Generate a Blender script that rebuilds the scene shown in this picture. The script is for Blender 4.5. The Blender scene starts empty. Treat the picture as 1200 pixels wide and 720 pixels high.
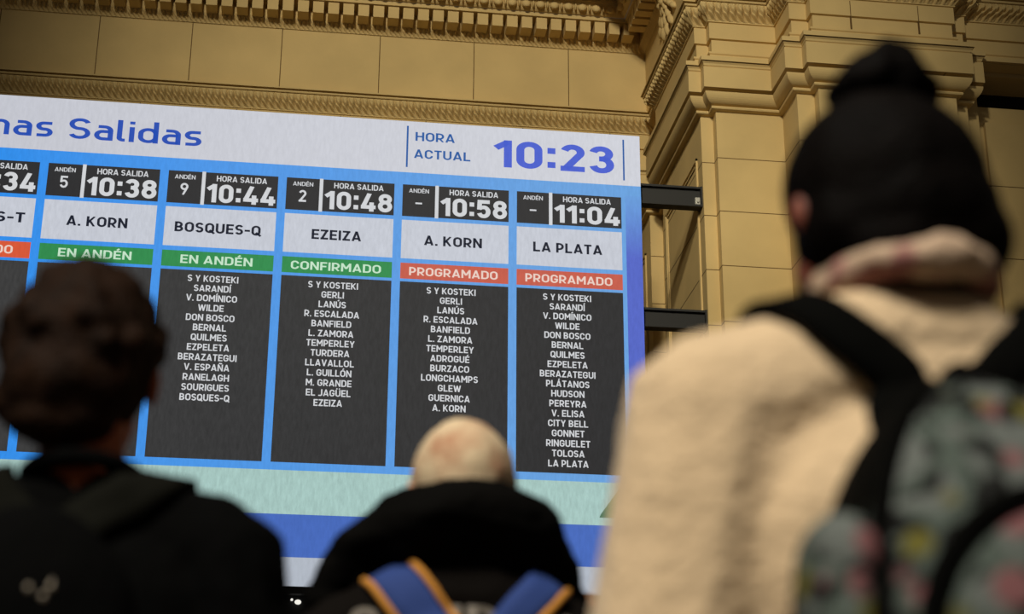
import bpy, bmesh, math, random
import numpy as np
from mathutils import Vector, Matrix, noise
from mathutils.bvhtree import BVHTree

random.seed(4)
S = bpy.context.scene
COL = S.collection
H = 0.90                       # camera height above the hall floor

# ------------------------------------------------------------------ camera
cam_d = bpy.data.cameras.new('camera')
cam = bpy.data.objects.new('camera', cam_d)
COL.objects.link(cam)
S.camera = cam
yaw, pitch, roll = math.radians(7.569), math.radians(20.7175), math.radians(0.284)
fw = Vector((math.sin(yaw) * math.cos(pitch), math.cos(yaw) * math.cos(pitch), math.sin(pitch)))
rt = Vector((math.cos(yaw), -math.sin(yaw), 0))
up = rt.cross(fw)
rt, up = math.cos(roll) * rt + math.sin(roll) * up, -math.sin(roll) * rt + math.cos(roll) * up
m = Matrix((rt, up, -fw)).transposed().to_4x4()
m.translation = (0, 0, H)
cam.matrix_world = m
cam_d.sensor_width = 36
cam_d.lens = 58.6
cam_d.clip_end = 200
cam_d.dof.use_dof = True
cam_d.dof.focus_distance = 16.2
cam_d.dof.aperture_fstop = 3.0

# ------------------------------------------------------------------ world, lights, exposure
S.view_settings.view_transform = 'Standard'
S.view_settings.look = 'None'
S.view_settings.exposure = 0.0
S.view_settings.gamma = 1.0
S.view_settings.use_curve_mapping = False
W = bpy.data.worlds.new('hall_air')
S.world = W
W.use_nodes = True
W.node_tree.nodes['Background'].inputs[0].default_value = (1.0, 0.90, 0.74, 1)
W.node_tree.nodes['Background'].inputs[1].default_value = 0.055


def spot(name, loc, target, watts, angle, blend, radius, color):
    l = bpy.data.lights.new(name, 'SPOT')
    l.energy = watts
    l.spot_size = math.radians(angle)
    l.spot_blend = blend
    l.shadow_soft_size = radius
    l.color = color
    o = bpy.data.objects.new(name, l)
    COL.objects.link(o)
    o.location = loc
    o.rotation_euler = (Vector(target) - Vector(loc)).to_track_quat('-Z', 'Y').to_euler()
    return o


spot('hall_lamp', (-3.5, -6.0, 16.5), (2.35, 17.0, 9.6), 13200, 30.5, 1.0, 0.8, (1.0, 0.92, 0.72))
spot('pier_fill', (-3.0, -6.0, 13.0), (3.9, 15.0, 6.0), 5500, 22, 1.0, 0.8, (1.0, 0.92, 0.72))  # added narrow spot to brighten the pier, no fixture of the hall
spot('people_fill', (-2.0, -1.5, 7.0), (0.4, 2.0, 1.3), 2300, 60, 1.0, 1.0, (1.0, 0.93, 0.80))  # added fill spot that brightens the people from upper left, no roof window


# ------------------------------------------------------------------ materials
def lin(c):
    return tuple(((v / 255) / 12.92 if v / 255 <= 0.04045 else ((v / 255 + 0.055) / 1.055) ** 2.4) for v in c) + (1,)


def nodes(name):
    mt = bpy.data.materials.new(name)
    mt.use_nodes = True
    nt = mt.node_tree
    return mt, nt, nt.nodes['Principled BSDF']


def plain(name, rgb, rough=0.8, metal=0.0, var=0.0, scale=6, bump=0.0, bscale=60, spec=0.3, sheen=0.0):
    mt, nt, b = nodes(name)
    c = lin(rgb)
    b.inputs['Base Color'].default_value = c
    b.inputs['Roughness'].default_value = rough
    b.inputs['Metallic'].default_value = metal
    b.inputs['Specular IOR Level'].default_value = spec
    if sheen:
        b.inputs['Sheen Weight'].default_value = sheen
    tc = nt.nodes.new('ShaderNodeTexCoord')
    if var:
        n = nt.nodes.new('ShaderNodeTexNoise')
        n.inputs['Scale'].default_value = scale
        n.inputs['Detail'].default_value = 6
        r = nt.nodes.new('ShaderNodeValToRGB')
        r.color_ramp.elements[0].position = 0.3
        r.color_ramp.elements[1].position = 0.7
        r.color_ramp.elements[0].color = tuple(v * (1 - var) for v in c[:3]) + (1,)
        r.color_ramp.elements[1].color = tuple(min(1, v * (1 + var)) for v in c[:3]) + (1,)
        nt.links.new(tc.outputs['Object'], n.inputs['Vector'])
        nt.links.new(n.outputs['Fac'], r.inputs['Fac'])
        nt.links.new(r.outputs['Color'], b.inputs['Base Color'])
    if bump:
        n2 = nt.nodes.new('ShaderNodeTexNoise')
        n2.inputs['Scale'].default_value = bscale
        n2.inputs['Detail'].default_value = 4
        bp = nt.nodes.new('ShaderNodeBump')
        bp.inputs['Strength'].default_value = bump
        bp.inputs['Distance'].default_value = 0.01
        nt.links.new(tc.outputs['Object'], n2.inputs['Vector'])
        nt.links.new(n2.outputs['Fac'], bp.inputs['Height'])
        nt.links.new(bp.outputs['Normal'], b.inputs['Normal'])
    return mt


def led(name, rgb, amp=0.06, grad=None, strength=1.0):
    """LED display face: picture with painted-in reflection and viewing fade; grad = (rgb at the far end, x0, x1) along the board."""
    mt, nt, b = nodes(name)
    b.inputs['Base Color'].default_value = (0.01, 0.01, 0.01, 1)
    b.inputs['Roughness'].default_value = 0.6
    b.inputs['Specular IOR Level'].default_value = 0.1
    b.inputs['Emission Strength'].default_value = strength
    tc = nt.nodes.new('ShaderNodeTexCoord')
    mp = nt.nodes.new('ShaderNodeMapping')
    mp.inputs['Rotation'].default_value = (0, 0.75, 0)
    mp.inputs['Scale'].default_value = (34, 1, 9)
    n = nt.nodes.new('ShaderNodeTexNoise')
    n.inputs['Scale'].default_value = 1.0
    n.inputs['Detail'].default_value = 5
    n.inputs['Roughness'].default_value = 0.7
    r = nt.nodes.new('ShaderNodeMapRange')
    r.inputs['From Min'].default_value = 0.25
    r.inputs['From Max'].default_value = 0.75
    r.inputs['To Min'].default_value = 1 - amp
    r.inputs['To Max'].default_value = 1 + amp
    mx = nt.nodes.new('ShaderNodeMix')
    mx.data_type = 'RGBA'
    mx.blend_type = 'MULTIPLY'
    mx.inputs[0].default_value = 1.0
    nt.links.new(tc.outputs['Object'], mp.inputs['Vector'])
    nt.links.new(mp.outputs['Vector'], n.inputs['Vector'])
    nt.links.new(n.outputs['Fac'], r.inputs['Value'])
    mx.inputs[6].default_value = lin(rgb)
    if grad:
        sx = nt.nodes.new('ShaderNodeSeparateXYZ')
        nt.links.new(tc.outputs['Object'], sx.inputs[0])
        g = nt.nodes.new('ShaderNodeMapRange')
        g.inputs['From Min'].default_value = grad[1]
        g.inputs['From Max'].default_value = grad[2]
        m2 = nt.nodes.new('ShaderNodeMix')
        m2.data_type = 'RGBA'
        m2.inputs[6].default_value = lin(rgb)
        m2.inputs[7].default_value = lin(grad[0])
        nt.links.new(sx.outputs[grad[3] if len(grad) > 3 else 'X'], g.inputs['Value'])
        nt.links.new(g.outputs['Result'], m2.inputs[0])
        nt.links.new(m2.outputs[2], mx.inputs[6])
    nt.links.new(r.outputs['Result'], mx.inputs[7])
    nt.links.new(mx.outputs[2], b.inputs['Emission Color'])
    return mt


def patchy(name, rgb, rgb2, scale, lo, hi):
    """cropped hair with the scalp showing through in patches"""
    mt = plain(name, rgb, 0.8, var=0.05, scale=40, bump=0.3, bscale=160)
    nt = mt.node_tree
    b = nt.nodes['Principled BSDF']
    n = nt.nodes.new('ShaderNodeTexNoise')
    n.inputs['Scale'].default_value = scale
    n.inputs['Detail'].default_value = 3
    r = nt.nodes.new('ShaderNodeMapRange')
    r.inputs['From Min'].default_value = lo
    r.inputs['From Max'].default_value = hi
    mx = nt.nodes.new('ShaderNodeMix')
    mx.data_type = 'RGBA'
    nt.links.new(b.inputs['Base Color'].links[0].from_socket, mx.inputs[6])
    mx.inputs[7].default_value = lin(rgb2)
    tc = [x for x in nt.nodes if x.bl_idname == 'ShaderNodeTexCoord'][0]
    nt.links.new(tc.outputs['Object'], n.inputs['Vector'])
    nt.links.new(n.outputs['Fac'], r.inputs['Value'])
    nt.links.new(r.outputs['Result'], mx.inputs[0])
    nt.links.new(mx.outputs[2], b.inputs['Base Color'])
    return mt


def floral():
    mt, nt, b = nodes('floral_cloth')
    b.inputs['Roughness'].default_value = 0.85
    b.inputs['Specular IOR Level'].default_value = 0.2
    tc = nt.nodes.new('ShaderNodeTexCoord')
    base = None

    def layer(prev, kind, scale, lo, hi, rgb, off):
        mp = nt.nodes.new('ShaderNodeMapping')
        mp.inputs['Location'].default_value = off
        nt.links.new(tc.outputs['Object'], mp.inputs['Vector'])
        if kind == 'spot':
            t = nt.nodes.new('ShaderNodeTexVoronoi')
            t.inputs['Scale'].default_value = scale * 1.7
            out = t.outputs['Distance']
        else:
            t = nt.nodes.new('ShaderNodeTexNoise')
            t.inputs['Scale'].default_value = scale * 1.6
            t.inputs['Detail'].default_value = 1.5
            t.inputs['Distortion'].default_value = 1.2
            out = t.outputs['Fac']
        nt.links.new(mp.outputs['Vector'], t.inputs['Vector'])
        r = nt.nodes.new('ShaderNodeMapRange')
        r.inputs['From Min'].default_value = lo
        r.inputs['From Max'].default_value = hi
        nt.links.new(out, r.inputs['Value'])
        mx = nt.nodes.new('ShaderNodeMix')
        mx.data_type = 'RGBA'
        nt.links.new(r.outputs['Result'], mx.inputs[0])
        if prev is None:
            mx.inputs[6].default_value = lin((14, 15, 14))
        else:
            nt.links.new(prev, mx.inputs[6])
        mx.inputs[7].default_value = lin(rgb)
        return mx.outputs[2]

    base = layer(None, 'noise', 15, 0.46, 0.52, (76, 86, 80), (0, 0, 0))
    base = layer(base, 'noise', 13, 0.55, 0.60, (98, 103, 100), (3, 1, 2))
    base = layer(base, 'spot', 13, 0.36, 0.27, (124, 82, 84), (1.3, 0.4, 0.7))
    base = layer(base, 'spot', 10, 0.26, 0.18, (98, 93, 36), (5.1, 2.2, 4.4))
    base = layer(base, 'noise', 10, 0.60, 0.64, (12, 13, 12), (7, 7, 1))
    nt.links.new(base, b.inputs['Base Color'])
    return mt


M = {}
M['stone'] = plain('sandstone', (207, 180, 124), 0.85, var=0.10, scale=1.3, bump=0.12, bscale=25)
M['mortar'] = plain('mortar', (104, 80, 46), 0.95)
M['floor'] = plain('floor_tiles', (120, 108, 92), 0.4, var=0.12, scale=2)
M['dark'] = plain('slot_shade', (26, 22, 16), 0.95)
M['black_steel'] = plain('black_steel', (46, 46, 46), 0.55, metal=0.2)
M['cabinet'] = plain('black_cabinet', (24, 24, 26), 0.6)
M['bolt'] = plain('galvanised_steel', (200, 198, 190), 0.4, metal=0.5)
M['skin_a'] = plain('skin_brown', (176, 92, 54), 0.55, var=0.06, scale=12)
M['skin_b'] = plain('skin_pale', (214, 160, 128), 0.55, var=0.06, scale=14)
M['skin_c'] = plain('skin_tan', (128, 70, 54), 0.55, var=0.06, scale=12)
M['hair_dark'] = plain('hair_dark_brown', (33, 19, 10), 0.7, var=0.5, scale=26, bump=0.6, bscale=90, spec=0.08)
M['hair_black'] = plain('hair_black', (7, 4, 3), 0.7, var=0.4, scale=24, bump=0.5, bscale=90, spec=0.05)
M['hair_grey'] = patchy('hair_cropped_grey', (224, 200, 164), (192, 146, 114), 17, 0.46, 0.66)
M['hair_red'] = plain('hair_auburn', (128, 74, 40), 0.6, var=0.3, scale=30)
M['black_cloth'] = plain('black_cloth', (6, 6, 6), 0.9, var=0.25, scale=10, bump=0.3, bscale=40, spec=0.04)
M['black_jacket'] = plain('black_jacket', (17, 14, 12), 0.85, var=0.15, scale=8, bump=0.3, bscale=30, spec=0.05)
M['hood_cloth'] = plain('hood_cloth', (9, 8, 7), 0.85, var=0.2, scale=8, bump=0.3, bscale=30, spec=0.05)
M['olive'] = plain('strap_webbing_dark', (18, 18, 14), 0.9, spec=0.05)
M['black_web'] = plain('strap_webbing_black', (6, 6, 5), 0.9, spec=0.04)
M['fleece'] = plain('cream_fleece', (218, 191, 154), 0.95, var=0.05, scale=22, bump=0.7, bscale=70, spec=0.1, sheen=0.2)
M['pink_trim'] = patchy('pink_patterned_scarf', (200, 172, 146), (160, 108, 102), 26, 0.50, 0.58)
M['denim'] = plain('dark_denim', (40, 48, 66), 0.9, var=0.1, scale=20)
M['shoe'] = plain('shoe_leather', (30, 28, 26), 0.5)
M['blue_strap'] = plain('blue_webbing', (48, 70, 132), 0.8, spec=0.2)
M['yellow_edge'] = plain('yellow_piping', (206, 142, 62), 0.8, spec=0.2)
M['reflective'] = plain('grey_print', (120, 112, 102), 0.6)
M['eye'] = plain('eye_white', (230, 226, 220), 0.3)
M['lips'] = plain('lips', (150, 84, 76), 0.5)
M['floral'] = floral()
M['metal'] = plain('zip_metal', (150, 140, 126), 0.45, metal=0.6)

M['l_white'] = led('led_white_header', (195, 197, 206), 0.07, ((206, 208, 216), -2.2, 3.8))
M['l_dest'] = led('led_white_box', (196, 200, 210), 0.10)
M['l_blue'] = led('led_sky_blue', (44, 140, 234), 0.10, ((104, 160, 220), -2.4, 3.4))  # paler towards the right: viewing-angle fade painted into the colour
M['l_purple'] = led('led_violet_blue', (84, 102, 196), 0.10, ((104, 158, 220), 3.6, 4.3, 'Z'))
M['l_mint'] = led('led_mint', (164, 196, 190), 0.16)
M['l_royal'] = led('led_royal_blue', (72, 106, 186), 0.10)
M['l_foot'] = led('led_white_foot', (176, 183, 194), 0.08)
M['l_black'] = led('led_black', (62, 62, 62), 0.22, ((44, 44, 46), -2, 3.3))  # lighter grey towards the left is reflected light put into the emission
M['l_head'] = led('led_black_header', (46, 46, 48), 0.08)
M['l_green'] = led('led_green', (50, 138, 78), 0.12)
M['l_red'] = led('led_red', (196, 92, 74), 0.10)
M['l_orange'] = led('led_orange', (214, 88, 56), 0.08)
M['l_text'] = led('led_text_white', (208, 210, 213), 0.06)
M['l_green_text'] = led('led_text_green', (196, 226, 200), 0.06)
M['l_red_text'] = led('led_text_rose', (232, 206, 194), 0.06)
M['l_ink'] = led('led_text_ink', (30, 34, 48), 0.05)
M['l_title'] = led('led_title_blue', (40, 78, 176), 0.05)
M['l_clock'] = led('led_clock_blue', (74, 96, 204), 0.08)
M['l_bar'] = led('led_bar_blue', (44, 92, 160), 0.05)
M['l_tri'] = led('led_triangle_green', (58, 112, 88), 0.06, ((150, 156, 92), 3.66, 3.86))
M['lamp_on'] = led('pilot_lamp', (245, 242, 232), 0.0)


# ------------------------------------------------------------------ object helpers
def wloc(o):
    v = Vector((0, 0, 0))
    while o is not None:
        v = v + o.location
        o = o.parent
    return v


def obj(name, geo, mat, parent=None, smooth=False, origin=None, kind=None, label=None):
    """geo: (verts, faces) or a mesh, in hall coordinates; linked as ONE mesh object under parent."""
    if isinstance(geo, tuple):
        me = bpy.data.meshes.new(name)
        me.from_pydata([tuple(v) for v in geo[0]], [], geo[1])
    else:
        me = geo
        me.name = name
    off = wloc(parent) if parent is not None else Vector(origin or (0, 0, 0))
    me.transform(Matrix.Translation(-off))
    me.materials.clear()
    me.materials.append(M[mat])
    if smooth:
        me.polygons.foreach_set('use_smooth', [True] * len(me.polygons))
    me.update()
    o = bpy.data.objects.new(name, me)
    COL.objects.link(o)
    if parent is not None:
        o.parent = parent
    else:
        o.location = off
    if kind:
        o['kind'] = kind
    if label:
        o['label'] = label
    return o


def thing(name, label, cat, loc=(0, 0, 0), group=None):
    o = bpy.data.objects.new(name, None)
    o.empty_display_size = 0.1
    COL.objects.link(o)
    o.location = loc
    o['label'] = label
    o['category'] = cat
    if group:
        o['group'] = group
    return o


class Geo:
    def __init__(self):
        self.v = []
        self.f = []

    def add(self, v, f):
        n = len(self.v)
        self.v += [tuple(p) for p in v]
        self.f += [tuple(i + n for i in q) for q in f]

    def box(self, a, b):
        x0, y0, z0 = a
        x1, y1, z1 = b
        self.add([(x0, y0, z0), (x1, y0, z0), (x1, y1, z0), (x0, y1, z0), (x0, y0, z1), (x1, y0, z1), (x1, y1, z1), (x0, y1, z1)],
                 [(0, 3, 2, 1), (4, 5, 6, 7), (0, 1, 5, 4), (1, 2, 6, 5), (2, 3, 7, 6), (3, 0, 4, 7)])

    def ell(self, c, r, rot=None, nu=14, nv=9):
        R = rot or Matrix.Identity(3)
        v, f = [], []
        for j in range(nv + 1):
            th = math.pi * j / nv
            for i in range(nu):
                a = 2 * math.pi * i / nu
                p = R @ Vector((r[0] * math.sin(th) * math.cos(a), r[1] * math.sin(th) * math.sin(a), r[2] * math.cos(th)))
                v.append(p + Vector(c))
        for j in range(nv):
            for i in range(nu):
                f.append((j * nu + i, j * nu + (i + 1) % nu, (j + 1) * nu + (i + 1) % nu, (j + 1) * nu + i)[::-1])
        self.add(v, f)

    def tube(self, pts, r, n=8):
        pts = [Vector(p) for p in pts]
        rr = r if isinstance(r, (list, tuple)) else [r] * len(pts)
        v, f = [], []
        for k, p in enumerate(pts):
            d = (pts[min(k + 1, len(pts) - 1)] - pts[max(k - 1, 0)]).normalized()
            a = d.cross(Vector((0.3, 0.2, 0.93)))
            a.normalize()
            b = d.cross(a)
            for i in range(n):
                t = 2 * math.pi * i / n
                v.append(p + (a * math.cos(t) + b * math.sin(t)) * rr[k])
        for k in range(len(pts) - 1):
            for i in range(n):
                f.append((k * n + i, k * n + (i + 1) % n, (k + 1) * n + (i + 1) % n, (k + 1) * n + i))
        f.append(tuple(range(n))[::-1])
        f.append(tuple((len(pts) - 1) * n + i for i in range(n)))
        self.add(v, f)

    @property
    def g(self):
        return (self.v, self.f)


# ------------------------------------------------------------------ swept masonry
def miters(path):
    out = []
    P = [Vector(p) for p in path]
    N = []
    for a, b in zip(P, P[1:]):
        d = (b - a).normalized()
        N.append(Vector((d.y, -d.x)))
    for i, p in enumerate(P):
        n1 = N[max(i - 1, 0)]
        n2 = N[min(i, len(N) - 1)]
        out.append((n1 + n2) / (1 + n1.dot(n2)))
    return P, out


def sweep(geo, path, prof, closed=False):
    P, MT = miters(path)
    n = len(prof)
    v = []
    for p, mt in zip(P, MT):
        for off, z in prof:
            q = p + mt * off
            v.append((q.x, q.y, z + H))
    f = []
    for i in range(len(P) - 1):
        for j in range(n if closed else n - 1):
            k = (j + 1) % n
            f.append((i * n + j, (i + 1) * n + j, (i + 1) * n + k, i * n + k))
    geo.add(v, f)


def leafband(geo, path, z0, z1, o0, o1, amp, period, step=0.014, nv=11):
    """Carved leaf moulding: a cyma band whose surface waves with the carved leaves."""
    P, MT = miters(path)
    for i in range(len(P) - 1):
        L = (P[i + 1] - P[i]).length
        d = (P[i + 1] - P[i]).normalized()
        nrm = Vector((d.y, -d.x))
        k = max(2, int(L / step))
        v, f = [], []
        for a in range(k + 1):
            t = a / k
            for b in range(nv + 1):
                s = b / nv
                off = o0 + (o1 - o0) * (s * s * (3 - 2 * s)) + 0.25 * (o1 - o0) * math.sin(s * math.pi)
                q0 = P[i] + MT[i] * off
                q1 = P[i + 1] + MT[i + 1] * off
                u = t * L
                w = math.sin(2 * math.pi * (u / period + 0.28 * math.sin(math.pi * 2 * s)))
                w2 = math.cos(2 * math.pi * (2 * u / period) + 5 * s)
                e = math.sin(math.pi * min(1, max(0, s))) ** 0.5
                edge = min(1, a / 3, (k - a) / 3)
                q = q0.lerp(q1, t) + nrm * (amp * e * edge * (w + 0.45 * w2))
                v.append((q.x, q.y, H + z0 + (z1 - z0) * s))
        for a in range(k):
            for b in range(nv):
                f.append((a * (nv + 1) + b, (a + 1) * (nv + 1) + b, (a + 1) * (nv + 1) + b + 1, a * (nv + 1) + b + 1))
        geo.add(v, f)


LOW = [(3.97, 20.0), (3.97, 17.60), (4.12, 17.60), (4.12, 16.87), (3.96, 16.87), (3.96, 15.06), (4.09, 15.06), (4.09, 14.93),
       (4.80, 14.93), (4.80, 14.43), (4.98, 14.43), (4.98, 14.29), (6.42, 14.29), (6.42, 14.45), (6.60, 14.45), (6.60, 15.2)]
MID = [(-14.0, 17.60), (4.12, 17.60), (4.12, 16.87), (3.96, 16.87), (3.96, 15.06), (4.09, 15.06), (4.09, 14.93),
       (4.80, 14.93), (4.80, 14.43), (4.98, 14.43), (4.98, 14.29), (6.42, 14.29), (6.42, 14.45), (6.60, 14.45), (6.60, 14.55), (12.0, 14.55)]
TOP = [(-14.0, 17.60), (3.98, 17.60), (3.98, 15.06), (4.09, 15.06), (4.09, 14.93), (4.80, 14.93), (4.80, 14.43), (4.98, 14.43), (4.98, 14.29),
       (6.42, 14.29), (6.42, 14.55), (12.0, 14.55)]

low_prof = [(0.0, -H), (0.0, 7.965), (0.03, 7.968), (0.052, 7.975), (0.058, 7.99), (0.052, 8.005), (0.03, 8.012), (0.03, 8.018)]
low_prof += [(0.035 + 0.10 * math.sin(t * math.pi / 2 * 0.97), 8.018 + 0.112 * (1 - math.cos(t * math.pi / 2))) for t in [k / 8 for k in range(9)]]
low_prof += [(-0.02, 8.130), (-0.02, 8.184), (0.15, 8.168), (0.15, 8.403), (0.135, 8.405), (0.135, 8.412), (0.145, 8.42), (0.15, 8.44), (0.165, 8.456)]
mid_prof = [(-0.3, 8.462), (0.135, 8.462), (0.135, 8.470), (0.176, 8.466), (0.176, 8.515), (0.06, 8.52), (0.05, 8.60), (0.062, 8.612), (0.062, 8.632), (0.02, 8.645),
            (0.02, 8.795), (0.045, 8.80), (0.045, 8.985), (0.06, 8.99), (0.06, 9.0)]
mid_top = [(0.145, 9.170), (0.10, 9.171), (0.10, 9.184), (0.160, 9.180), (0.166, 9.188), (0.166, 9.202), (0.11, 9.203), (0.11, 9.226), (0.186, 9.218), (0.186, 9.234), (0.02, 9.234), (-0.2, 9.235)]
top_prof = [(0.02, 9.20), (0.02, 10.085), (0.03, 10.09)]
top_prof2 = [(0.10, 10.215), (0.10, 10.345), (0.32, 10.345), (0.325, 10.39)]
egg = [(0.33 + 0.10 * t, 10.39 + 0.13 * t * t) for t in [k / 5 for k in range(6)]]
top_prof3 = egg + [(0.445, 10.525), (0.445, 10.56), (0.80, 10.565), (0.80, 10.80), (0.88, 11.0), (0.9, 11.05), (0.0, 11.1), (0.0, 13.5)]

g = Geo()
sweep(g, LOW, low_prof)
wall_right = obj('wall_right', g.g, 'stone', kind='structure')
g = Geo()
sweep(g, MID, mid_prof)
sweep(g, MID, mid_top)
g.box((-14, 17.42, H + 8.455), (4.0, 20.1, H + 8.6))
obj('trim_1', g.g, 'stone', kind='structure')          # architrave
g = Geo()
leafband(g, MID, 9.0, 9.172, 0.055, 0.150, 0.017, 0.078, step=0.007, nv=16)
obj('trim_2', g.g, 'stone', kind='structure')          # carved leaf band over the architrave
g = Geo()
sweep(g, TOP, top_prof)
obj('wall_back', g.g, 'stone', kind='structure')       # the frieze
g = Geo()
sweep(g, TOP, top_prof2)
sweep(g, TOP, [(0.015, 10.085), (0.02, 10.12), (0.06, 10.18), (0.10, 10.216)])
sweep(g, TOP, top_prof3)
sweep(g, TOP, [(0.448, 10.535), (0.452, 10.54), (0.448, 10.545)])
obj('trim_3', g.g, 'stone', kind='structure')          # cornice
g = Geo()
leafband(g, TOP[:4], 10.09, 10.215, 0.035, 0.10, 0.010, 0.055, step=0.006, nv=9)
obj('trim_4', g.g, 'stone', kind='structure')
# dentils and eggs
g = Geo()
x = 3.528 + 0.178
while x > -13:
    g.box((x - 0.064, 17.6 - 0.30, H + 10.185), (x + 0.064, 17.6 - 0.09, H + 10.335))
    x -= 0.1775
y = 17.15
while y > 15.2:
    g.box((3.98 - 0.30, y - 0.064, H + 10.185), (3.98 - 0.09, y + 0.064, H + 10.335))
    y -= 0.1775
obj('trim_5', g.g, 'stone', kind='structure')
g = Geo()
x = 3.46
while x > -13:
    for q, (w, dz) in (((x), (0.058, 0.068)), ((x + 0.085), (0.014, 0.06))):
        g.ell((q, 17.6 - 0.40, H + 10.458), (w, 0.045, dz), Matrix.Rotation(-0.6, 3, 'X'), 12, 8)
    x -= 0.170
y = 17.1
while y > 15.3:
    g.ell((3.98 - 0.40, y, H + 10.458), (0.045, 0.058, 0.068), Matrix.Rotation(0.6, 3, 'Y'), 12, 8)
    y -= 0.170
obj('trim_6', g.g, 'stone', kind='structure', smooth=True)

# wall behind the opening, far right wall with its dark slot and raised panel
g = Geo()
g.box((-14, 20.0, 0), (4.2, 20.3, H + 8.5))
obj('wall_front', g.g, 'stone', kind='structure')
g = Geo()
g.box((6.60, 14.75, 0), (12, 15.0, H + 8.13))
g.box((6.60, 14.60, H + 8.42), (12, 15.0, H + 8.62))
g.box((6.89, 14.70, 0), (12, 14.76, H + 7.93))
g.box((6.60, 14.60, 0), (6.78, 14.76, H + 8.5))
obj('wall_side', g.g, 'stone', kind='structure')
g = Geo()
g.box((6.60, 15.0, H + 8.0), (12, 15.02, H + 8.6))
obj('trim_7', g.g, 'dark', kind='structure')  # dark sheet painted as the shade inside the slot

# mortar joints
g = Geo()
for k in range(14):
    z = 7.44 - 0.592 * k
    if z < -0.8:
        break
    sweep(g, LOW[1:-1], [(-0.002, z - 0.005), (0.0015, z - 0.004), (0.0015, z + 0.004), (-0.002, z + 0.005)])
for x in (-12.5, -11.4, -10.3, -9.2, -8.1, -7.0, -5.9, -4.8, -3.68, -2.55, -1.48, -0.43, 0.73, 1.86, 3.01):
    g.box((x - 0.005, 17.5785, H + 9.23), (x + 0.005, 17.6, H + 10.085))
for x in (-2.0, -0.9, 0.3, 1.3, 2.45, 3.5):
    g.box((x - 0.005, 17.55, H + 8.80), (x + 0.005, 17.6, H + 8.975))
for x, z0, z1 in ((5.36, 8.65, 8.975), (6.08, 8.65, 8.975), (5.26, 8.17, 8.40), (6.28, 8.17, 8.40), (5.8, 9.23, 10.0), (4.45, 9.23, 10.0)):
    fr = 14.29 if x > 4.98 else 14.93
    off = {8.65: 0.0465, 8.17: 0.1415, 9.23: 0.0215}[z0]
    g.box((x - 0.004, fr - off, H + z0), (x + 0.004, fr, H + z1))
for z in (7.2, 6.4, 5.6, 4.8):
    g.box((6.60, 14.698, H + z), (12, 14.71, H + z + 0.008))
g.box((7.6, 14.545, H + 8.65), (7.61, 14.56, H + 8.975))
obj('trim_8', g.g, 'mortar', kind='structure')

# moulded panel frame on the reveal of the pier and on the deeper pilaster
g = Geo()


def ridge(a, b, w, d):
    a, b = Vector(a), Vector(b)
    g.box((min(a.x, b.x) - d, min(a.y, b.y) - w, min(a.z, b.z) - w), (max(a.x, b.x) + d, max(a.y, b.y) + w, max(a.z, b.z) + w))


for ins, w, d in ((0.0, 0.013, 0.018), (0.05, 0.009, 0.012)):
    y0, y1, zt = 15.26 + ins, 16.70 - ins, H + 7.56 - ins
    ridge((3.96, y0, 0.02), (3.96, y0, zt), w, d)
    ridge((3.96, y1, 0.02), (3.96, y1, zt), w, d)
    ridge((3.96, y0, zt), (3.96, y1, zt), w, d)
    ridge((3.97, 17.85 + ins, 0.02), (3.97, 17.85 + ins, zt), w, d)
    ridge((3.97, 17.85 + ins, zt), (3.97, 19.9, zt), w, d)
obj('trim_9', g.g, 'stone', kind='structure')

# carved acanthus on the pier's frieze
g = Geo()
cy, cz = 16.30, H + 10.12
for k in range(13):
    a = math.radians(-90 + (k - 6) * 24)
    L = 0.40 if abs(k - 6) < 3 else 0.26
    d = Vector((0, math.cos(a), math.sin(a)))
    for s in (0.35, 0.7, 1.0):
        c = Vector((3.955 - 0.05 * (1.1 - s), cy, cz)) + d * L * s
        g.ell(c, (0.05, 0.10, 0.040), Matrix.Rotation(a, 3, 'X'), 10, 6)
g.ell((3.92, cy, cz), (0.09, 0.11, 0.11))
for k in range(6):
    a = math.radians(60 * k)
    g.ell((3.88, cy + 0.1 * math.cos(a), cz + 0.1 * math.sin(a)), (0.05, 0.045, 0.045), None, 10, 6)
for k in range(7):
    g.ell((3.95, cy - 0.02 * (k % 2), cz + 0.18 + 0.11 * k), (0.06, 0.16 - 0.012 * k, 0.05), None, 10, 6)
for sy in (-1, 1):
    for k in range(5):
        g.ell((3.94, cy + sy * (0.2 + 0.05 * k), cz - 0.1 + 0.12 * k), (0.05, 0.09, 0.035), Matrix.Rotation(sy * 0.9, 3, 'X'), 10, 6)
obj('trim_10', g.g, 'stone', kind='structure', smooth=True)

g = Geo()
g.box((-14, -8, -0.2), (14, 20.3, 0.0))
obj('floor', g.g, 'floor', kind='structure')


# ------------------------------------------------------------------ lettering: a stroked, DIN-like alphabet
def arc(cx, cy, rx, ry, a0, a1, n=10):
    return [(cx + rx * math.cos(math.radians(a0 + (a1 - a0) * k / n)), cy + ry * math.sin(math.radians(a0 + (a1 - a0) * k / n))) for k in range(n + 1)]


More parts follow.
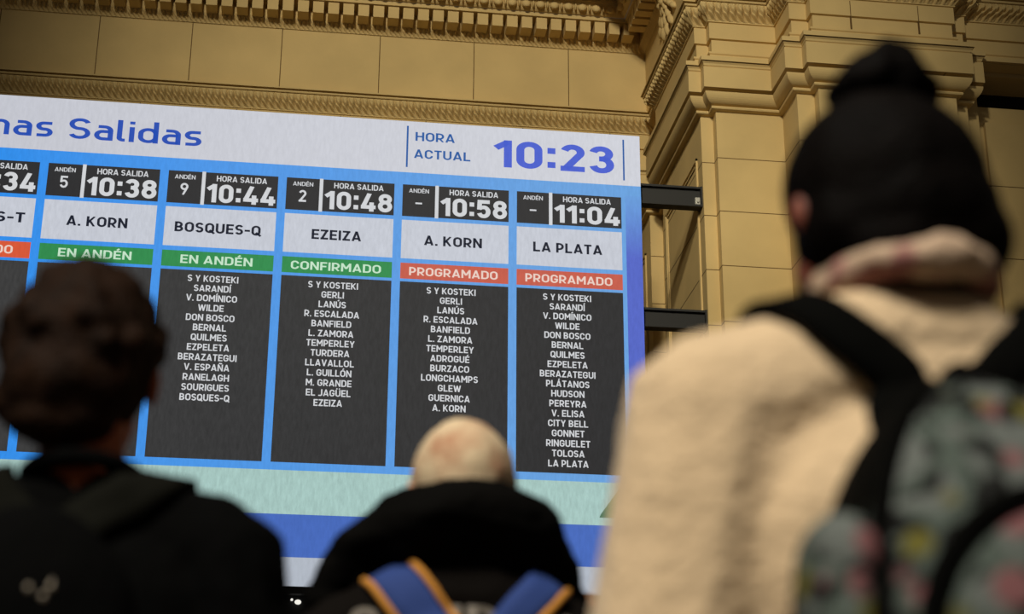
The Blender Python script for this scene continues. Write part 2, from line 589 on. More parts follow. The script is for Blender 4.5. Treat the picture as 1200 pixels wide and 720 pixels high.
def glyph(ch, t):
    """-> advance width, strokes (centre lines); capital height 1."""
    h = t / 2
    acc = None
    for a, (b, kind) in {'Á': ('A', '/'), 'É': ('E', '/'), 'Í': ('I', '/'), 'Ó': ('O', '/'), 'Ú': ('U', '/'), 'Ü': ('U', ':'), 'Ñ': ('N', '~'), 'ó': ('o', '/')}.items():
        if ch == a:
            ch, acc = b, kind
    w = {'I': t, 'E': .56, 'F': .54, 'L': .54, 'J': .52, 'M': .80, 'W': .98, 'N': .68, 'O': .68, 'Q': .68, 'C': .64, 'G': .66, 'A': .72, 'V': .70,
         'T': .58, 'Y': .66, 'Z': .58, 'S': .60, 'P': .60, 'R': .63, 'B': .63, 'D': .66, 'K': .66, 'X': .66, 'H': .67, 'U': .66,
         '1': .40, '0': .62, '2': .58, '3': .60, '4': .64, '5': .60, '6': .60, '7': .58, '8': .62, '9': .60, ':': t * 1.15, '.': t * 1.1, '-': .40, ' ': .20,
         'a': .52, 'd': .56, 'i': t, 'l': t * 1.6, 'm': .86, 'n': .54, 'o': .56, 'p': .56, 'r': .36, 's': .48, 'x': .52}[ch]
    L, R, B, T, C = h, w - h, h, 1 - h, w / 2
    X = 0.73                                  # x-height
    xt = X - h
    r = min(0.30, (R - L) / 2)
    st = []

    def ring(l, b, rr, t_, r_):
        p, q = min(r_, (rr - l) / 2), min(r_, (t_ - b) / 2)
        return arc(rr - p, t_ - q, p, q, 0, 90) + arc(l + p, t_ - q, p, q, 90, 180) + arc(l + p, b + q, p, q, 180, 270) + arc(rr - p, b + q, p, q, 270, 360) + [(rr, t_ - q)]

    if ch == 'A':
        st = [[(h * .95, 0), (C, 1 + h * .3)], [(w - h * .95, 0), (C, 1 + h * .3)], [(.22 * w, .26), (.78 * w, .26)]]
    elif ch == 'B':
        st = [[(L, 0), (L, 1)], [(L, T)] + arc(R - .05 - .22, T - .215, .22, .215, 90, -90) + [(L, T - .43)], [(L, T - .43)] + arc(R - .235, B + (T - .43 - B) / 2, .235, (T - .43 - B) / 2, 90, -90) + [(L, B)]]
    elif ch == 'C':
        st = [arc(R - r, T - r, r, r, -5, 90) + arc(L + r, T - r, r, r, 90, 180) + arc(L + r, B + r, r, r, 180, 270) + arc(R - r, B + r, r, r, 270, 365)]
    elif ch == 'D':
        st = [[(L, 0), (L, 1)], [(L, T)] + arc(R - r, T - r, r, r, 90, 0) + arc(R - r, B + r, r, r, 0, -90) + [(L, B)]]
    elif ch == 'E':
        st = [[(L, 0), (L, 1)], [(0, T), (w, T)], [(0, .5), (w * .92, .5)], [(0, B), (w, B)]]
    elif ch == 'F':
        st = [[(L, 0), (L, 1)], [(0, T), (w, T)], [(0, .48), (w * .9, .48)]]
    elif ch == 'G':
        st = [arc(R - r, T - r, r, r, 0, 90) + arc(L + r, T - r, r, r, 90, 180) + arc(L + r, B + r, r, r, 180, 270) + arc(R - r, B + r, r, r, 270, 360) + [(R, .46), (C, .46)]]
    elif ch == 'H':
        st = [[(L, 0), (L, 1)], [(R, 0), (R, 1)], [(L, .5), (R, .5)]]
    elif ch == 'I':
        st = [[(L, 0), (L, 1)]]
    elif ch == 'J':
        st = [[(R, 1), (R, B + r)] + arc(R - r, B + r, r, r, 0, -90) + [(0, B)]]
    elif ch == 'K':
        st = [[(L, 0), (L, 1)], [(L, .36), (w - h * 1.1, 1 + h * .2)], [(.36 * w, .55), (w - h, -h * .2)]]
    elif ch == 'L':
        st = [[(L, 1), (L, 0)], [(0, B), (w, B)]]
    elif ch == 'M':
        st = [[(L, 0), (L, 1)], [(R, 0), (R, 1)], [(L, 1), (C, .34)], [(R, 1), (C, .34)]]
    elif ch == 'N':
        st = [[(L, 0), (L, 1)], [(R, 0), (R, 1)], [(L, 1), (R, 0)]]
    elif ch in 'OQ0':
        st = [ring(L, B, R, T, r)]
        if ch == 'Q':
            st.append([(C, .30), (w + .02, -.04)])
    elif ch in 'PR':
        q = .27
        st = [[(L, 0), (L, 1)], [(L, T)] + arc(R - q, T - q, q, q, 90, -90) + [(L, T - 2 * q)]]
        if ch == 'R':
            st.append([(C - .02, T - 2 * q), (w - h * .9, -h * .2)])
    elif ch == 'S':
        q = (T - B) / 4
        st = [arc(R - q, T - q, q, q, 20, 90) + arc(L + q, T - q, q, q, 90, 270) + arc(R - q, B + q, q, q, 90, -90) + arc(L + q, B + q, q, q, -90, -160)]
    elif ch == 'T':
        st = [[(0, T), (w, T)], [(C, 0), (C, 1)]]
    elif ch == 'U':
        st = [[(L, 1), (L, B + r)] + arc(L + r, B + r, r, r, 180, 270) + arc(R - r, B + r, r, r, 270, 360) + [(R, 1)]]
    elif ch == 'V':
        st = [[(h * .95, 1), (C, -h * .3)], [(w - h * .95, 1), (C, -h * .3)]]
    elif ch == 'W':
        st = [[(h * .9, 1), (.28 * w, 0)], [(.28 * w, 0), (C, .95)], [(C, .95), (.72 * w, 0)], [(.72 * w, 0), (w - h * .9, 1)]]
    elif ch == 'X':
        st = [[(h, 0), (w - h, 1)], [(h, 1), (w - h, 0)]]
    elif ch == 'Y':
        st = [[(h, 1), (C, .42)], [(w - h, 1), (C, .42)], [(C, .45), (C, 0)]]
    elif ch == 'Z':
        st = [[(0, T), (w, T)], [(w - h * 1.2, T), (h * 1.2, B)], [(0, B), (w, B)]]
    elif ch == '1':
        st = [[(R, 0), (R, 1)], [(R, 1 - h * .6), (0.02, .70)]]
    elif ch == '2':
        q = (R - L) / 2
        st = [arc(C, T - q, q, q, 165, 0) + arc(C - .02, T - q, q + .02, q * 1.05, 0, -42) + [(L + h * .3, B)], [(0, B), (w, B)]]
    elif ch == '3':
        q, p = (T - .53) / 2, (.53 - B) / 2
        u = min(q, (R - L) / 2 - .01)
        st = [arc(L + u, T - q, u, q, 165, 90) + arc(R - u - .02, T - q, u, q, 90, -90) + [(C - .06, .53)], [(C - .06, .53)] + arc(R - u, B + p, u, p, 90, -90) + arc(L + u, B + p, u, p, -90, -165)]
    elif ch == '4':
        st = [[(w * .56, 1), (h, .26)], [(0, .24), (w, .24)], [(w * .72, .50), (w * .72, 0)]]
    elif ch == '5':
        p = (.60 - B) / 2
        u = min(p, (R - L) / 2 - .01)
        st = [[(w * .94, T), (h + .02, T)], [(h + .03, 1), (h + .01, .46)], [(h + .01, .50)] + [(h + .08, .58)] + arc(R - u, B + p, u, p, 90, -90) + arc(L + u, B + p, u, p, -90, -160)]
    elif ch in '69':
        q = (R - L) / 2
        pts6 = ring(L, B, R, B + 2 * q, q)
        tail = [(L + .005, B + q), (L + .09, B + q + .25), (w * .62, 1 + h * .2)]
        st = [pts6, tail]
        if ch == '9':
            st = [[(w - x_, 1 - y_) for x_, y_ in s_] for s_ in st]
    elif ch == '7':
        st = [[(0, T), (w, T)], [(w - h, T), (w * .36, 0)]]
    elif ch == '8':
        q, p = (T - .54) / 2, (.54 - B) / 2
        st = [ring(L + .02, .54, R - .02, T, q), ring(L, B, R, .54, p)]
    elif ch == ':':
        st = [[(w / 2, .08), (w / 2, .08 + t * 1.15)], [(w / 2, .60), (w / 2, .60 + t * 1.15)]]
    elif ch == '.':
        st = [[(w / 2, 0), (w / 2, t)]]
    elif ch == '-':
        st = [[(0, .44), (w, .44)]]
    elif ch == 'a':
        q = (R - L) / 2
        st = [[(R, 0), (R, xt - .18)] + arc(R - .17, xt - .18, .17, .18, 0, 90) + [(L + .03, xt)], [(R, .43)] + arc(L + .16, (B + .43) / 2, .16, (.43 - B) / 2, 90, 270) + [(R, B)]]
    elif ch == 'd':
        st = [[(R, 0), (R, 1.04)], ring(L, B, R, xt, (R - L) / 2)]
    elif ch == 'p':
        st = [[(L, -.26), (L, X)], ring(L, B, R, xt, (R - L) / 2)]
    elif ch == 'o':
        st = [ring(L, B, R, xt, (R - L) / 2)]
    elif ch == 'i':
        st = [[(L, 0), (L, X)], [(L, .86), (L, .86 + t)]]
    elif ch == 'l':
        st = [[(L, 1.04), (L, B + .1)] + arc(L + .1, B + .1, .1, .1, 180, 270) + [(w, B)]]
    elif ch == 'n':
        q = (R - L) / 2
        st = [[(L, 0), (L, X)], [(L, xt - q)] + arc(C, xt - q, q, q, 180, 0) + [(R, 0)]]
    elif ch == 'm':
        q = (R - L) / 4
        st = [[(L, 0), (L, X)], [(L, xt - q)] + arc(L + q, xt - q, q, q, 180, 0) + [(C, 0)], [(C, xt - q)] + arc(R - q, xt - q, q, q, 180, 0) + [(R, 0)]]
    elif ch == 'r':
        st = [[(L, 0), (L, X)], [(L, xt - .2)] + arc(L + .2, xt - .2, .2, .2, 180, 80)]
    elif ch == 's':
        q = (xt - B) / 4
        st = [[(R + h * .5, xt)] + arc(L + q, xt - q, q, q, 90, 270) + arc(R - q, B + q, q, q, 90, -90) + [(L - h * .5, B)]]
    elif ch == 'x':
        st = [[(h, 0), (w - h, X)], [(h, X), (w - h, 0)]]
    top = X if ch == 'o' else 1.0
    if acc == '/':
        st.append([(C - .05, top + .07), (C + .12, top + .25)])
    elif acc == ':':
        st += [[(C - .16, top + .08), (C - .16, top + .08 + t)], [(C + .16, top + .08), (C + .16, top + .08 + t)]]
    elif acc == '~':
        st.append([(C - .2, top + .10), (C - .08, top + .17), (C + .08, top + .10), (C + .2, top + .17)])
    return w, st


def ribbon(geo, pts, t, put, lo, hi):
    P = [Vector(p) for p in pts]
    Q = [P[0]]
    for p in P[1:]:
        if (p - Q[-1]).length > 1e-5:
            Q.append(p)
    P = Q
    closed = (P[0] - P[-1]).length < 1e-4 and len(P) > 3
    n = len(P)
    v = []
    for i in range(n):
        a = P[i - 1] if i else (P[-2] if closed else None)
        b = P[i + 1] if i < n - 1 else (P[1] if closed else None)
        d1 = (P[i] - a).normalized() if a is not None else (b - P[i]).normalized()
        d2 = (b - P[i]).normalized() if b is not None else d1
        n1, n2 = Vector((-d1.y, d1.x)), Vector((-d2.y, d2.x))
        k = 1 + n1.dot(n2)
        mt = (n1 + n2) / max(k, 0.5)
        for s in (-1, 1):
            q = P[i] + mt * (s * t / 2)
            v.append(put(q.x, min(hi, max(lo, q.y))))
    f = [(2 * i, 2 * i + 2, 2 * i + 3, 2 * i + 1) for i in range(n - 1)]
    geo.add(v, f)


def text(s, x, z, cap, y, width=None, t=0.15, align='c', gap=None):
    """lettering on a plane facing the hall; x,z: centre of line (or left end), cap: capital height."""
    gap = 0.105 if gap is None else gap
    adv = 0
    items = []
    for ch in s:
        w, st = glyph(ch, t)
        items.append((adv, st, ch))
        adv += w + gap
    adv -= gap
    sx = (width / (adv * cap)) if width else 1.0
    full = adv * cap * sx
    x0 = x - full / 2 if align == 'c' else x
    geo = Geo()
    for a, st, ch in items:
        for k, pts in enumerate(st):
            accent = min(p[1] for p in pts) > 0.99 or (ch == 'ó' and k == 1)
            lo, hi = (-9, 9) if (accent or ch in 'Qpód:.-') else (0, 1.05 if ch in 'dl' else 1.0)
            ribbon(geo, pts, t * (0.9 if accent else 1), lambda u, v, a=a: (x0 + (a + u) * cap * sx, y, z - cap / 2 + v * cap), lo, hi)
    return geo.g


# ------------------------------------------------------------------ the departure board
YB = 15.0
board = thing('departure_board', 'huge lit train departure board hung between the stone pilasters, showing 10:23', 'departure board', (-0.8, YB + 0.2, H + 2.7))
XL, XR = -4.95, 3.296
g = Geo()
g.box((XL, YB, H + 2.93), (XR, YB + 0.34, H + 7.66))
obj('cabinet', g.g, 'cabinet', board)
g = Geo()
g.box((XL, YB - 0.05, H + 2.86), (XR, YB + 0.3, H + 2.925))
g.box((XL, YB + 0.05, H + 2.30), (XR, YB + 0.3, H + 2.86))
low_frame = obj('lower_frame', g.g, 'cabinet', board)
g = Geo()
g.ell((0.075, YB + 0.03, H + 2.80), (0.03, 0.03, 0.022))
g.ell((0.02, YB + 0.03, H + 2.82), (0.012, 0.02, 0.012))
obj('pilot_lamp', g.g, 'lamp_on', low_frame, label='small white lamp')


def panel(name, x0, x1, z0, z1, layer, mat, parent, label=None):
    gg = Geo()
    y1 = YB - 0.004 * layer
    gg.box((x0, y1 - 0.004, H + z0), (x1, y1, H + z1))
    return obj(name, gg.g, mat, parent, label=label)


YT = {k: YB - 0.004 * k - 0.006 for k in range(4)}
head = panel('header_band', XL, XR, 7.093, 7.658, 0, 'l_white', board, 'white header band with blue title and clock')
panel('blue_field', XL, XR, 4.004, 7.093, 0, 'l_blue', board, 'sky blue field behind the columns')
panel('mint_band', XL, XR, 3.592, 4.004, 0, 'l_mint', board, 'pale mint green band')
panel('royal_blue_band', XL, XR, 3.197, 3.592, 0, 'l_royal', board, 'royal blue band')
panel('foot_band', XL, XR, 2.93, 3.197, 0, 'l_foot', board, 'pale grey band along the bottom')
panel('violet_strip', 3.135, XR, 4.004, 6.98, 1, 'l_purple', board, 'violet blue strip at the edge')
gg = Geo()
tx, tz = 2.825, 3.665
gg.add([(tx, YB - .006, H + tz), (tx + .46, YB - .006, H + tz), (tx + .23, YB - .006, H + tz + .335), (tx + .012, YB - .006, H + tz + .03), (tx + .448, YB - .006, H + tz + .03)], [(0, 1, 4, 2, 3)])
obj('green_triangle', gg.g, 'l_tri', board, label='green triangle sign')

# header writing: 'Salidas' spans -2.357 .. -1.094
obj('title', text('Próximas', -2.51 - 1.62, 7.343, 0.222, YT[1], width=1.62, t=0.145, align='l'), 'l_title', head)
obj('title', text('Salidas', -2.362, 7.343, 0.222, YT[1], width=1.275, t=0.145, align='l'), 'l_title', head)
obj('caption', text('HORA', 1.01, 7.492, 0.098, YT[1], width=0.395, t=0.17, align='l'), 'l_bar', head)
obj('caption', text('ACTUAL', 1.00, 7.300, 0.098, YT[1], width=0.565, t=0.17, align='l'), 'l_bar', head)
obj('clock', text('10:23', 1.812, 7.362, 0.300, YT[1], width=1.215, t=0.19, align='l'), 'l_clock', head)
panel('divider_bar', 0.922, 0.940, 7.15, 7.605, 1, 'l_bar', head)
panel('divider_bar', 3.118, 3.134, 7.15, 7.605, 1, 'l_bar', head)

KORN = 'S Y KOSTEKI|GERLI|LANÚS|R. ESCALADA|BANFIELD|L. ZAMORA|TEMPERLEY|ADROGUÉ|BURZACO|LONGCHAMPS|GLEW|GUERNICA|A. KORN'
COLS = [('', '10:34', 'BOSQUES-T', 'CANCELADO', 'l_orange', 'l_red_text', ''),
        ('5', '10:38', 'A. KORN', 'EN ANDÉN', 'l_green', 'l_green_text', KORN),
        ('9', '10:44', 'BOSQUES-Q', 'EN ANDÉN', 'l_green', 'l_green_text', 'S Y KOSTEKI|SARANDÍ|V. DOMÍNICO|WILDE|DON BOSCO|BERNAL|QUILMES|EZPELETA|BERAZATEGUI|V. ESPAÑA|RANELAGH|SOURIGUES|BOSQUES-Q'),
        ('2', '10:48', 'EZEIZA', 'CONFIRMADO', 'l_green', 'l_green_text', 'S Y KOSTEKI|GERLI|LANÚS|R. ESCALADA|BANFIELD|L. ZAMORA|TEMPERLEY|TURDERA|LLAVALLOL|L. GUILLÓN|M. GRANDE|EL JAGÜEL|EZEIZA'),
        ('-', '10:58', 'A. KORN', 'PROGRAMADO', 'l_red', 'l_red_text', KORN),
        ('-', '11:04', 'LA PLATA', 'PROGRAMADO', 'l_red', 'l_red_text', 'S Y KOSTEKI|SARANDÍ|V. DOMÍNICO|WILDE|DON BOSCO|BERNAL|QUILMES|EZPELETA|BERAZATEGUI|PLÁTANOS|HUDSON|PEREYRA|V. ELISA|CITY BELL|GONNET|RINGUELET|TOLOSA|LA PLATA')]


def natural(s, cap, t):
    return cap * (sum(glyph(c, t)[0] + .105 for c in s) - .105)


for k, (plat, tm, dest, stat, smat, tmat, stops) in enumerate(COLS):
    x0 = -3.6508 + 1.13742 * k
    x1 = x0 + 1.0552
    tag = {'5': 'five', '9': 'nine', '2': 'two'}.get(plat, '')
    xa, xb = x0 + 0.305 * 1.0552, x0 + 0.338 * 1.0552
    pb = panel('platform_box', x0, xa, 6.618, 6.958, 1, 'l_head', board)
    cx = (x0 + xa) / 2
    obj('caption', text('ANDÉN', cx, H * 0 + 6.893, 0.044, YT[2], width=0.197, t=0.15), 'l_text', pb)
    if plat == '-':
        obj('number', text('-', cx, 6.765, 0.115, YT[2], width=0.066, t=0.15), 'l_text', pb)
    elif plat:
        obj('number', text(plat, cx, 6.765, 0.125, YT[2], t=0.16), 'l_text', pb)
    panel('divider_bar', xa, xb, 6.612, 6.964, 1, 'l_text', board)
    tb = panel('time_box', xb, x1, 6.618, 6.958, 1, 'l_head', board)
    cx = (xb + x1) / 2
    obj('caption', text('HORA SALIDA', cx, 6.897, 0.060, YT[2], width=0.485, t=0.165), 'l_text', tb)
    obj('time', text(tm, cx + 0.004, 6.738, 0.195, YT[2], width=0.655, t=0.20), 'l_text', tb)
    db = panel('destination_box', x0, x1, 6.170, 6.576, 1, 'l_dest', board)
    cx = (x0 + x1) / 2
    obj('lettering', text(dest, cx - 0.02, 6.368, 0.104, YT[2], width=natural(dest, 0.104, 0.19) * (1.24 if k else 1.44), t=0.19), 'l_ink', db)
    sb = panel('status_box', x0, x1, 5.958, 6.122, 1, smat, board)
    obj('lettering', text(stat, cx - 0.01, 6.036, 0.086, YT[2], width={'EN ANDÉN': .68, 'CANCELADO': .76}.get(stat, .865), t=0.17), tmat, sb)
    lp = panel('stops_panel', x0, x1, 4.078, 5.927, 1, 'l_black', board)
    if stops:
        gg = Geo()
        for i, s in enumerate(stops.split('|')):
            v, f = text(s, cx - 0.03, 5.845 - 0.0985 * i, 0.066, YT[2], width=natural(s, 0.066, 0.17) * 1.09, t=0.17)
            gg.add(v, f)
        obj('lettering', gg.g, 'l_text', lp)

# text z values above are relative to the camera height; lift all lettering
for o in list(bpy.data.objects):
    if o.name.split('.')[0] in ('title', 'caption', 'clock', 'number', 'time', 'lettering') and o.type == 'MESH':
        o.data.transform(Matrix.Translation((0, 0, H)))

# steel beams that carry the board from the pier
for z0, z1, lab in ((6.962, 7.180, 'upper black steel beam from the board to the stone pier'), (5.633, 5.832, 'lower black steel beam from the board to the stone pier')):
    bm_ = thing('mounting_beam', lab, 'beam', (3.63, 15.15, H + z0), group='steel beams holding the departure board')
    g = Geo()
    xa, xb = XR - 0.02, 3.955
    g.box((xa, 15.10, H + z0), (xb, 15.22, H + z0 + 0.022))
    g.box((xa, 15.10, H + z1 - 0.022), (xb, 15.22, H + z1))
    g.box((xa, 15.135, H + z0 + 0.022), (xb, 15.15, H + z1 - 0.022))
    obj('channel', g.g, 'black_steel', bm_)
    g = Geo()
    g.box((3.942, 15.095, H + z0 - 0.004), (3.962, 15.225, H + z1 + 0.004))
    obj('end_plate', g.g, 'black_steel', bm_)
    if z0 > 6:
        g = Geo()
        g.box((3.885, 15.105, H + z0 + 0.022), (3.935, 15.134, H + z0 + 0.10))
        g.tube([(3.91, 15.09, H + z0 + 0.06), (3.91, 15.136, H + z0 + 0.06)], 0.018, 6)
        obj('clip', g.g, 'bolt', bm_, label='pale metal clip')


# ------------------------------------------------------------------ people
ICO = None


def capsule(bm, p0, r0, p1, r1):
    global ICO
    if ICO is None:
        t = bmesh.new()
        bmesh.ops.create_icosphere(t, subdivisions=2, radius=1)
        ICO = [v.co.copy() for v in t.verts]
        t.free()
    for p, r in ((p0, r0), (p1, r1)):
        for c in ICO:
            bm.verts.new(p + c * r)
    bm.verts.ensure_lookup_table()
    bmesh.ops.convex_hull(bm, input=list(bm.verts))
    lone = [v for v in bm.verts if not v.link_faces]
    if lone:
        bmesh.ops.delete(bm, geom=lone, context='VERTS')


def blob(prims, voxel=0.007, smooth=6, noise_amp=0.0, noise_freq=10.0, stretch=(1, 1, 1), amp2=0.0, freq2=30.0):
    """One continuous skin over ellipsoids ('e', centre, radii, rotation) and tapered limbs ('c', p0, r0, p1, r1)."""
    me = bpy.data.meshes.new('blob')
    allv, allf = [], []
    for p in prims:
        bm = bmesh.new()
        if p[0] == 'e':
            mt = Matrix.Translation(p[1]) @ (p[3].to_4x4() if len(p) > 3 and p[3] else Matrix.Identity(4)) @ Matrix.Diagonal((*p[2], 1))
            bmesh.ops.create_icosphere(bm, subdivisions=3, radius=1, matrix=mt)
        else:
            capsule(bm, Vector(p[1]), p[2], Vector(p[3]), p[4])
        bm.verts.index_update()
        n = len(allv)
        allv += [v.co.copy() for v in bm.verts]
        allf += [tuple(v.index + n for v in f.verts) for f in bm.faces]
        bm.free()
    me.from_pydata(allv, [], allf)
    o = bpy.data.objects.new('blob', me)
    COL.objects.link(o)
    r = o.modifiers.new('r', 'REMESH')
    r.mode = 'VOXEL'
    r.voxel_size = voxel
    s = o.modifiers.new('s', 'SMOOTH')
    s.factor = 0.5
    s.iterations = smooth
    dg = bpy.context.evaluated_depsgraph_get()
    out = bpy.data.meshes.new_from_object(o.evaluated_get(dg))
    bpy.data.objects.remove(o)
    bpy.data.meshes.remove(me)
    if noise_amp or amp2:
        n = len(out.vertices)
        co, nr = np.empty(n * 3, np.float32), np.empty(n * 3, np.float32)
        out.vertices.foreach_get('co', co)
        out.vertices.foreach_get('normal', nr)
        co, nr = co.reshape(-1, 3), nr.reshape(-1, 3)
        d = np.empty(n, np.float32)
        for i in range(n):
            q = Vector(co[i] * stretch)
            d[i] = noise_amp * noise.noise(q * noise_freq)
            if amp2:
                d[i] += amp2 * noise.noise(q * freq2)
        out.vertices.foreach_set('co', (co + nr * d[:, None]).ravel())
        out.update()
    return out


def bvh_of(me):
    return BVHTree.FromPolygons([v.co.copy() for v in me.vertices], [tuple(p.vertices) for p in me.polygons])


def turned(prims, pivot, ang):
    """rotate primitives about the x axis through pivot (a head tipped back)"""
    R = Matrix.Rotation(ang, 3, 'X')
    pv = Vector(pivot)
    out = []
    for p in prims:
        if p[0] == 'e':
            rot = R @ (p[3] if len(p) > 3 and p[3] else Matrix.Identity(3))
            out.append(('e', pv + R @ (Vector(p[1]) - pv), p[2], rot))
        else:
            out.append(('c', pv + R @ (Vector(p[1]) - pv), p[2], pv + R @ (Vector(p[3]) - pv), p[4]))
    return out


def head_prims(x, y, z, w=0.076):
    """skull centre (x,y,z), looking along +y"""
    P = [('e', (x, y - 0.005, z + 0.012), (w, 0.096, 0.105)), ('e', (x, y + 0.028, z - 0.055), (w * 0.78, 0.068, 0.072)),
         ('e', (x, y + 0.062, z - 0.095), (0.026, 0.028, 0.024)),
         ('c', (x, y + 0.093, z + 0.012), 0.009, (x, y + 0.112, z - 0.026), 0.013),
         ('e', (x, y + 0.088, z - 0.062), (0.024, 0.013, 0.010)),
         ('e', (x, y + 0.080, z + 0.028), (0.048, 0.016, 0.012))]
    for s in (-1, 1):
        P += [('e', (x + s * (w + 0.006), y - 0.012, z - 0.012), (0.008, 0.020, 0.032), Matrix.Rotation(s * 0.35, 3, 'Z')),
              ('e', (x + s * 0.013, y + 0.098, z - 0.028), (0.008, 0.009, 0.007)), ('e', (x + s * 0.042, y + 0.062, z - 0.022), (0.02, 0.02, 0.016))]
    return P


def arm_joints(x, y, sz, half, s):
    sh = Vector((x + s * half, y, sz))
    el = Vector((x + s * (half + 0.055), y - 0.015, sz - 0.30))
    wr = Vector((x + s * (half + 0.045), y + 0.06, sz - 0.555))
    return sh, el, wr


def body_mesh(x, y, hz, sz, half, tilt, w=0.076, hip=0.92, nx=0.0, extra=()):
    """whole standing figure looking along +y: x,y spine, hz skull height, sz shoulder-joint height"""
    P = turned(head_prims(x + nx, y + 0.035, hz, w), (x + nx, y + 0.01, hz - 0.10), tilt)
    P += [('c', (x + nx, y + 0.015, hz - 0.06), 0.054, (x, y - 0.012, sz + 0.02), 0.062), ('c', (x, y, sz + 0.04), 0.05, (x, y, sz - 0.04), 0.07),
          ('e', (x, y, sz - 0.13), (0.155, 0.095, 0.15)), ('e', (x, y + 0.005, sz - 0.30), (0.140, 0.095, 0.17)),
          ('e', (x, y, hip + 0.02), (0.155, 0.110, 0.13))]
    for s in (-1, 1):
        sh, el, wr = arm_joints(x, y, sz, half, s)
        P += [('c', (x + s * 0.06, y, sz + 0.02), 0.06, sh, 0.055), ('c', sh, 0.052, el, 0.040), ('c', el, 0.040, wr, 0.026)]
        d = (wr - el).normalized()
        pm = wr + d * 0.055
        P += [('e', pm, (0.019, 0.036, 0.050), None)]
        for i, (fy, L) in enumerate(((0.030, 0.068), (0.010, 0.078), (-0.011, 0.072), (-0.031, 0.056))):
            a = wr + d * 0.095 + Vector((0, fy, 0))
            b = a + d * L * 0.55 + Vector((-s * 0.008, fy * 0.12, 0))
            c = b + d * L * 0.45 + Vector((-s * 0.022, 0, 0))
            P += [('c', wr + d * 0.05 + Vector((0, fy * 0.8, 0)), 0.010, a, 0.0092), ('c', a, 0.0088, b, 0.0080), ('c', b, 0.0080, c, 0.0066)]
        a = wr + d * 0.03 + Vector((-s * 0.004, 0.026, 0))
        b = a + d * 0.035 + Vector((-s * 0.012, 0.028, 0))
        c = b + d * 0.034 + Vector((-s * 0.012, 0.008, 0))
        P += [('c', a, 0.013, b, 0.011), ('c', b, 0.0105, c, 0.008)]
        hp = Vector((x + s * 0.085, y, hip - 0.02))
        kn = Vector((x + s * 0.10, y + 0.015, 0.50))
        an = Vector((x + s * 0.105, y - 0.02, 0.09))
        P += [('c', hp, 0.085, kn, 0.056), ('c', kn, 0.055, kn.lerp(an, 0.3) + Vector((0, -0.02, 0)), 0.056), ('c', kn.lerp(an, 0.3) + Vector((0, -0.02, 0)), 0.055, an, 0.036),
              ('c', an, 0.036, (an.x + s * 0.02, y + 0.12, 0.045), 0.030)]
    return blob(P + list(extra), 0.0052, 3)


def face_free(me, x, y, hz, tilt, front=0.052, brow=0.062):
    """trim a head of hair so that the face stays bare"""
    R = Matrix.Rotation(-tilt, 3, 'X')
    pv = Vector((x, y + 0.01, hz - 0.10))
    bm = bmesh.new()
    bm.from_mesh(me)
    dead = []
    for v in bm.verts:
        q = pv + R @ (v.co - pv)
        if q.y - y > front and q.z - hz < brow:
            dead.append(v)
    bmesh.ops.delete(bm, geom=dead, context='VERTS')
    bm.to_mesh(me)
    bm.free()
    return me


def legs_and_shoes(root, x, y, hip, mat):
    P = [('e', (x, y, hip + 0.03), (0.172, 0.127, 0.13))]
    for s in (-1, 1):
        hp, kn, an = Vector((x + s * 0.085, y, hip - 0.02)), Vector((x + s * 0.10, y + 0.012, 0.50)), Vector((x + s * 0.105, y - 0.02, 0.12))
        P += [('c', hp, 0.098, kn, 0.075), ('c', kn, 0.075, an, 0.062)]
    obj('trousers', blob(P, 0.009, 5, 0.006, 9), mat, root, True)
    for s in (-1, 1):
        cx = x + s * 0.105
        Q = [('e', (cx, y - 0.03, 0.055), (0.045, 0.06, 0.055)), ('e', (cx + s * 0.012, y + 0.10, 0.042), (0.048, 0.10, 0.042)), ('c', (cx, y - 0.06, 0.018), 0.018, (cx + s * 0.02, y + 0.17, 0.018), 0.018)]
        me = blob(Q, 0.006, 3)
        zmin = min(v.co.z for v in me.vertices)
        me.transform(Matrix.Translation((0, 0, -zmin)))
        obj('shoe', me, 'shoe', root, True)


def face_bits(root, x, y, hz, tilt):
    R = Matrix.Rotation(tilt, 3, 'X')
    pv = Vector((x, y + 0.01, hz - 0.10))
    for s in (-1, 1):
        g = Geo()
        c = pv + R @ (Vector((x + s * 0.031, y + 0.035 + 0.079, hz + 0.004)) - pv)
        g.ell(c, (0.0125, 0.0125, 0.0105))
        ey = obj('eye', g.g, 'eye', root, True)
        g = Geo()
        g.ell(c + R @ Vector((0, 0.0105, 0.0004)), (0.0056, 0.0028, 0.0056))
        obj('iris', g.g, 'hair_dark', ey, True, label='dark brown iris')
    g = Geo()
    c = pv + R @ (Vector((x, y + 0.035 + 0.096, hz - 0.064)) - pv)
    g.ell(c, (0.022, 0.008, 0.007))
    obj('lips', g.g, 'lips', root, True)


